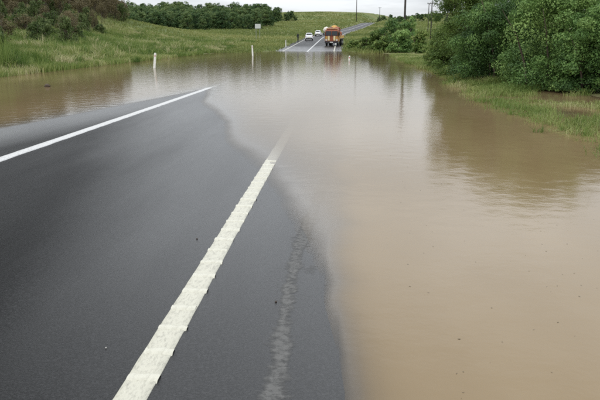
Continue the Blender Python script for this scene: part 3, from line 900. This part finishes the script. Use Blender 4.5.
# pebbles on the asphalt
def ray_ground(px, py):
    x = (px - 300) / FPX; y = -(py - 200) / FPX
    f = math.cos(PITCH) + y * math.sin(PITCH); u = -math.sin(PITCH) + y * math.cos(PITCH)
    X = x * math.cos(YAW) - f * math.sin(YAW); Yd = x * math.sin(YAW) + f * math.cos(YAW)
    t_ = (.04 - CAM_H) / u
    return X * t_, Yd * t_
pb_dark = simple('dark_stone', (.05, .035, .025), .8); pb_pale = simple('pale_stone', (.4, .39, .36), .8)
for px, py, s, dk, lab in [(276, 298, .008, 1, 'dark pebble beside the silt strip'), (106, 347, .006, 0, 'tiny pale pebble left of the ribbed edge line'),
                           (197, 237, .008, 1, 'brown pebble on the asphalt left of the ribbed edge line')]:
    X, Y = ray_ground(px, py)
    mb = MB(); r_ = bmesh.ops.create_icosphere(mb.bm, subdivisions=1, radius=s)
    for v_ in r_['verts']: v_.co *= random.uniform(.75, 1.2)
    p_ = mb.build('pebble', pb_dark if dk else pb_pale, None, sm=True)
    p_.location = (X, Y, ground_z(X, Y) + s * .55); tag(p_, lab, 'pebble', 'pebbles on the road')

# ------------------------------------------------------------------ vehicles
def wheel(parent, loc, r, w_):
    t_ = MB().tube([(-w_ / 2, 0, 0), (-w_ * .4, 0, 0), (w_ * .4, 0, 0), (w_ / 2, 0, 0)], [r * .9, r, r, r * .9], 18).build('wheel', M['rubber'], parent, sm=False)
    t_.location = loc
    s = 1 if loc[0] > 0 else -1
    MB().tube([(s * w_ * .3, 0, 0), (s * w_ * .54, 0, 0)], [r * .62, r * .56], 14).build('rim', M['chrome'], t_)
    return t_

def sect(y, w_, z0, z1, w2=None, k=.12):
    w2 = w2 or w_
    return [(-w_ / 2 + k * .5, y, z0), (w_ / 2 - k * .5, y, z0), (w_ / 2, y, z0 + k), (w2 / 2, y, z1 - k), (w2 / 2 - k, y, z1), (-w2 / 2 + k, y, z1), (-w2 / 2, y, z1 - k), (-w_ / 2, y, z0 + k)]

def car(X, Y, rz, label, hatch=True):
    """a hatchback; its rear looks along -Y when rz = 0"""
    sl = math.atan(.025)
    e = empty('car', (X, Y, ground_z(X, Y))); e.rotation_euler = (sl, 0, rz)
    W = 1.74
    MB().loft([sect(-2.05, 1.5, .42, .82), sect(-1.95, W - .06, .30, 1.0), sect(-1.2, W, .26, 1.02), sect(.6, W, .26, 1.0), sect(1.5, W - .04, .28, .92), sect(1.95, 1.6, .34, .78), sect(2.06, 1.4, .42, .66)]).build('body', M['car_white'], e, sm=False)
    cab = MB().loft([sect(-1.93, 1.56, .94, 1.04, 1.54, .04), sect(-1.55, 1.58, .95, 1.56, 1.24), sect(-1.2, 1.6, .95, 1.62, 1.26), sect(.1, 1.6, .95, 1.60, 1.24), sect(.35, 1.58, .94, 1.5, 1.2), sect(1.15, 1.5, .9, .97, 1.4, .03)]).build('cabin', M['car_white'], e)
    # panes
    def pane(name, pts, off):
        mb = MB(); a = [mb.bm.verts.new(p) for p in pts]; mb.bm.faces.new(a)
        bm_ = mb.bm; bmesh.ops.solidify(bm_, geom=list(bm_.faces), thickness=.012)
        o = mb.build(name, M['glass'], e); o.location = off; return o
    pane('rear_window', [(-.64, -1.80, 1.13), (.64, -1.80, 1.13), (.53, -1.60, 1.46), (-.53, -1.60, 1.46)], (0, -.045, .02))
    pane('windscreen', [(-.66, .98, 1.05), (.66, .98, 1.05), (.55, .45, 1.44), (-.55, .45, 1.44)], (0, .05, .03))
    for s in (-1, 1):
        pane('side_window', [(s * .79, -1.45, 1.08), (s * .79, -.35, 1.08), (s * .655, -.35, 1.46), (s * .665, -1.3, 1.46)], (s * .012, 0, 0))
        pane('side_window', [(s * .79, -.25, 1.08), (s * .77, .75, 1.08), (s * .64, .25, 1.46), (s * .655, -.25, 1.46)], (s * .012, 0, 0))
        MB().box((s * .72, -1.985, .88), (.16, .06, .26), bev=.02).build('tail_light', M['red_lens'], e)
        MB().box((s * .62, 2.0, .68), (.28, .08, .13), bev=.02).build('headlight', M['lens'], e)
        MB().box((s * .92, .62, 1.04), (.2, .09, .13), bev=.03).build('mirror', M['black'], e)
        for yy in (-1.25, 1.3):
            wheel(e, (s * .76, yy, .31), .31, .2)
    MB().box((0, -2.03, .43), (1.5, .12, .22), bev=.04).build('rear_bumper', M['black'], e)
    MB().box((0, 2.03, .43), (1.4, .12, .2), bev=.04).build('front_bumper', M['black'], e)
    MB().box((0, -2.065, .72), (.5, .02, .12)).build('number_plate', M['cream'], e)
    return tag(e, label, 'car')
car(-7.1, 151, R(3), 'white hatchback seen from behind in the left lane beyond the flood')
car(px_at(318.3, 200), 200, R(-4), 'farther white car on the rising road left of the orange truck')

# the orange lorry, facing the flood
TY = 118.0
tz = float(h_road(np.array(-2.0), np.array(TY)))
T_ = empty('lorry', (-1.62, TY, tz)); T_.rotation_euler = (R(1.3), 0, R(-8))
# cab (front at -Y)
MB().loft([sect(-.06, 2.2, .75, 2.55, 2.1, .14), sect(.02, 2.3, .7, 2.72, 2.2, .14), sect(1.0, 2.34, .7, 2.9, 2.24, .14), sect(1.75, 2.34, .7, 2.9, 2.24, .14)]).build('cab', M['orange'], T_)
for s in (-1, 1):
    MB().box((s * .54, -.075, 2.12), (.98, .05, .74), Matrix.Rotation(R(-4), 4, 'X'), bev=.02).build('windscreen_pane', M['glass'], T_)
    MB().box((s * .5, -.08, 1.28), (.34, .07, .78), bev=.02).build('grille_panel', M['cream'], T_)
    MB().box((s * .92, -.085, 1.36), (.3, .06, .5), bev=.02).build('corner_panel', M['ochre'], T_)
    MB().box((s * .92, -.09, .98), (.28, .07, .2), bev=.03).build('headlight', M['lens'], T_)
    MB().box((s * 1.21, .35, 1.95), (.02, .8, .72), bev=.005).build('side_window', M['glass'], T_)
    MB().box((s * 1.19, .6, 1.2), (.03, .95, .9), bev=.005).build('door', M['ochre'], T_)
    ar = MB().tube([(s * 1.12, 0, 2.35), (s * 1.38, -.08, 2.3), (s * 1.38, -.08, 1.75)], .02, 6).build('mirror_arm', M['black'], T_)
    MB().box((s * 1.38, -.1, 2.0), (.2, .05, .42), bev=.02).build('mirror', M['black'], ar)
    wheel(T_, (s * 1.0, .85, .5), .5, .3)
    for yy in (4.6, 5.9):
        wheel(T_, (s * .95, yy, .5), .5, .5)
    MB().box((s * 1.02, .85, 1.06), (.36, 1.2, .06), bev=.02).build('mudguard', M['black'], T_)
MB().box((0, -.085, 1.72), (2.1, .05, .1)).build('trim_bar', M['maroon'], T_)
MB().box((0, .82, 2.93), (1.9, 1.5, .16), bev=.05).build('roof_panel', M['peach'], T_)
MB().box((0, -.14, .62), (2.36, .2, .34), bev=.03).build('bumper', M['black'], T_)
MB().box((0, -.25, .62), (.52, .02, .12)).build('number_plate', M['white'], T_)
MB().box((0, 3.6, .78), (.9, 6.6, .26)).build('chassis', M['black'], T_)
MB().box((0, 4.5, 1.14), (2.4, 5.2, .14), bev=.02).build('deck', M['black'], T_)
for s in (-1, 1):
    for k in range(5):
        MB().box((s * 1.18, 2.4 + k * 1.03, 1.46), (.05, .98, .5), bev=.01).build('side_board', M['ochre'], T_)
MB().box((0, 2.0, 2.1), (2.36, .1, 1.8), bev=.02).build('headboard', M['maroon'], T_)
# load: a pile of rust-orange sacks above the cab roof line, with a pale bundle
for k, (x, yy, zz, sx) in enumerate([(-.55, 2.9, 2.95, .62), (.5, 2.8, 2.95, .66), (0, 3.2, 3.2, .7), (-.6, 4.0, 2.3, .65), (.6, 4.1, 2.2, .65), (0, 4.6, 2.0, .7), (-.5, 2.9, 1.9, .7), (.55, 2.9, 1.9, .7)]):
    mb = MB(); r_ = bmesh.ops.create_icosphere(mb.bm, subdivisions=3, radius=1)
    for v_ in r_['verts']:
        c = v_.co; kx = 1 + .08 * math.sin(c.x * 7 + k) * math.cos(c.z * 6)
        v_.co = Vector((c.x * sx * kx, c.y * .6 * kx, c.z * .48 * kx))
    zz -= .22; s_ = mb.build('load_sack', M[('maroon', 'orange', 'ochre')[k % 3]], T_, sm=True); s_.location = (x, yy, zz)
mb = MB(); r_ = bmesh.ops.create_icosphere(mb.bm, subdivisions=3, radius=1)
for v_ in r_['verts']:
    c = v_.co; kx = 1 + .12 * math.sin(c.x * 6) * math.cos(c.z * 5 + 1)
    v_.co = Vector((c.x * .5 * kx, c.y * .5 * kx, c.z * .5 * kx))
s_ = mb.build('pale_bundle', M['tarp'], T_, sm=True); s_.location = (-1.3, 1.9, 2.7)
tag(T_, 'orange-red lorry with cream grille panels stopped in the right lane past the flood', 'lorry')

# a person in dark clothes standing on the verge beside the white car
def person(X, Y, rz, label):
    z = ground_z(X, Y)
    vs_ = [(0, 0, .93), (0, .01, 1.12), (0, .02, 1.36), (0, .0, 1.47), (0, -.01, 1.56), (0, -.015, 1.66),
           (-.10, 0, .88), (-.11, -.03, .50), (-.12, .0, .08), (-.12, -.15, .04),
           (.10, 0, .88), (.13, -.01, .50), (.15, .03, .08), (.16, -.12, .04),
           (-.19, .01, 1.36), (-.25, .02, 1.10), (-.23, -.10, .88), (-.22, -.14, .80),
           (.19, .01, 1.36), (.25, .03, 1.10), (.24, -.08, .88), (.23, -.12, .80)]
    es = [(0, 1), (1, 2), (2, 3), (3, 4), (4, 5), (0, 6), (6, 7), (7, 8), (8, 9), (0, 10), (10, 11), (11, 12), (12, 13), (2, 14), (14, 15), (15, 16), (16, 17), (2, 18), (18, 19), (19, 20), (20, 21)]
    rad = [(.15, .11), (.14, .10), (.17, .11), (.055, .055), (.075, .09), (.07, .085), (.09, .10), (.062, .07), (.042, .045), (.04, .035), (.09, .10), (.062, .07), (.042, .045), (.04, .035),
           (.065, .065), (.048, .048), (.034, .034), (.04, .025), (.065, .065), (.048, .048), (.034, .034), (.04, .025)]
    me = bpy.data.meshes.new('body'); me.from_pydata(vs_, es, []); me.update()
    e = empty('person', (X, Y, z), rz)
    b_ = obj('body', me, M['cloth'], e)
    sk = b_.modifiers.new('skin', 'SKIN'); sk.use_smooth_shade = True
    if not me.skin_vertices: me.attributes  # layer is made by the modifier
    lay = me.skin_vertices[0].data if me.skin_vertices else None
    if lay is None:
        bm_ = bmesh.new(); bm_.from_mesh(me); bm_.verts.layers.skin.verify(); bm_.to_mesh(me); bm_.free(); lay = me.skin_vertices[0].data
    for i, r_ in enumerate(rad):
        lay[i].radius = r_; lay[i].use_root = (i == 0)
    su = b_.modifiers.new('sub', 'SUBSURF'); su.levels = 1; su.render_levels = 2
    # hair cap and face
    mb = MB(); bmesh.ops.create_icosphere(mb.bm, subdivisions=2, radius=.105)
    h_ = mb.build('hair', M['black'], e, sm=True); h_.location = (0, .012, 1.66); h_.scale = (.9, 1, .85)
    mb = MB(); bmesh.ops.create_icosphere(mb.bm, subdivisions=2, radius=.085)
    f_ = mb.build('face', M['skin'], e, sm=True); f_.location = (0, -.045, 1.61); f_.scale = (.85, .8, 1.15)
    return tag(e, label, 'person')
M['cloth'] = simple('dark_cloth', (.022, .025, .03), .9)
M['skin'] = simple('skin', (.16, .09, .06), .6)
person(px_at(298, 146), 146, R(20), 'person in dark clothes standing on the verge left of the white hatchback')
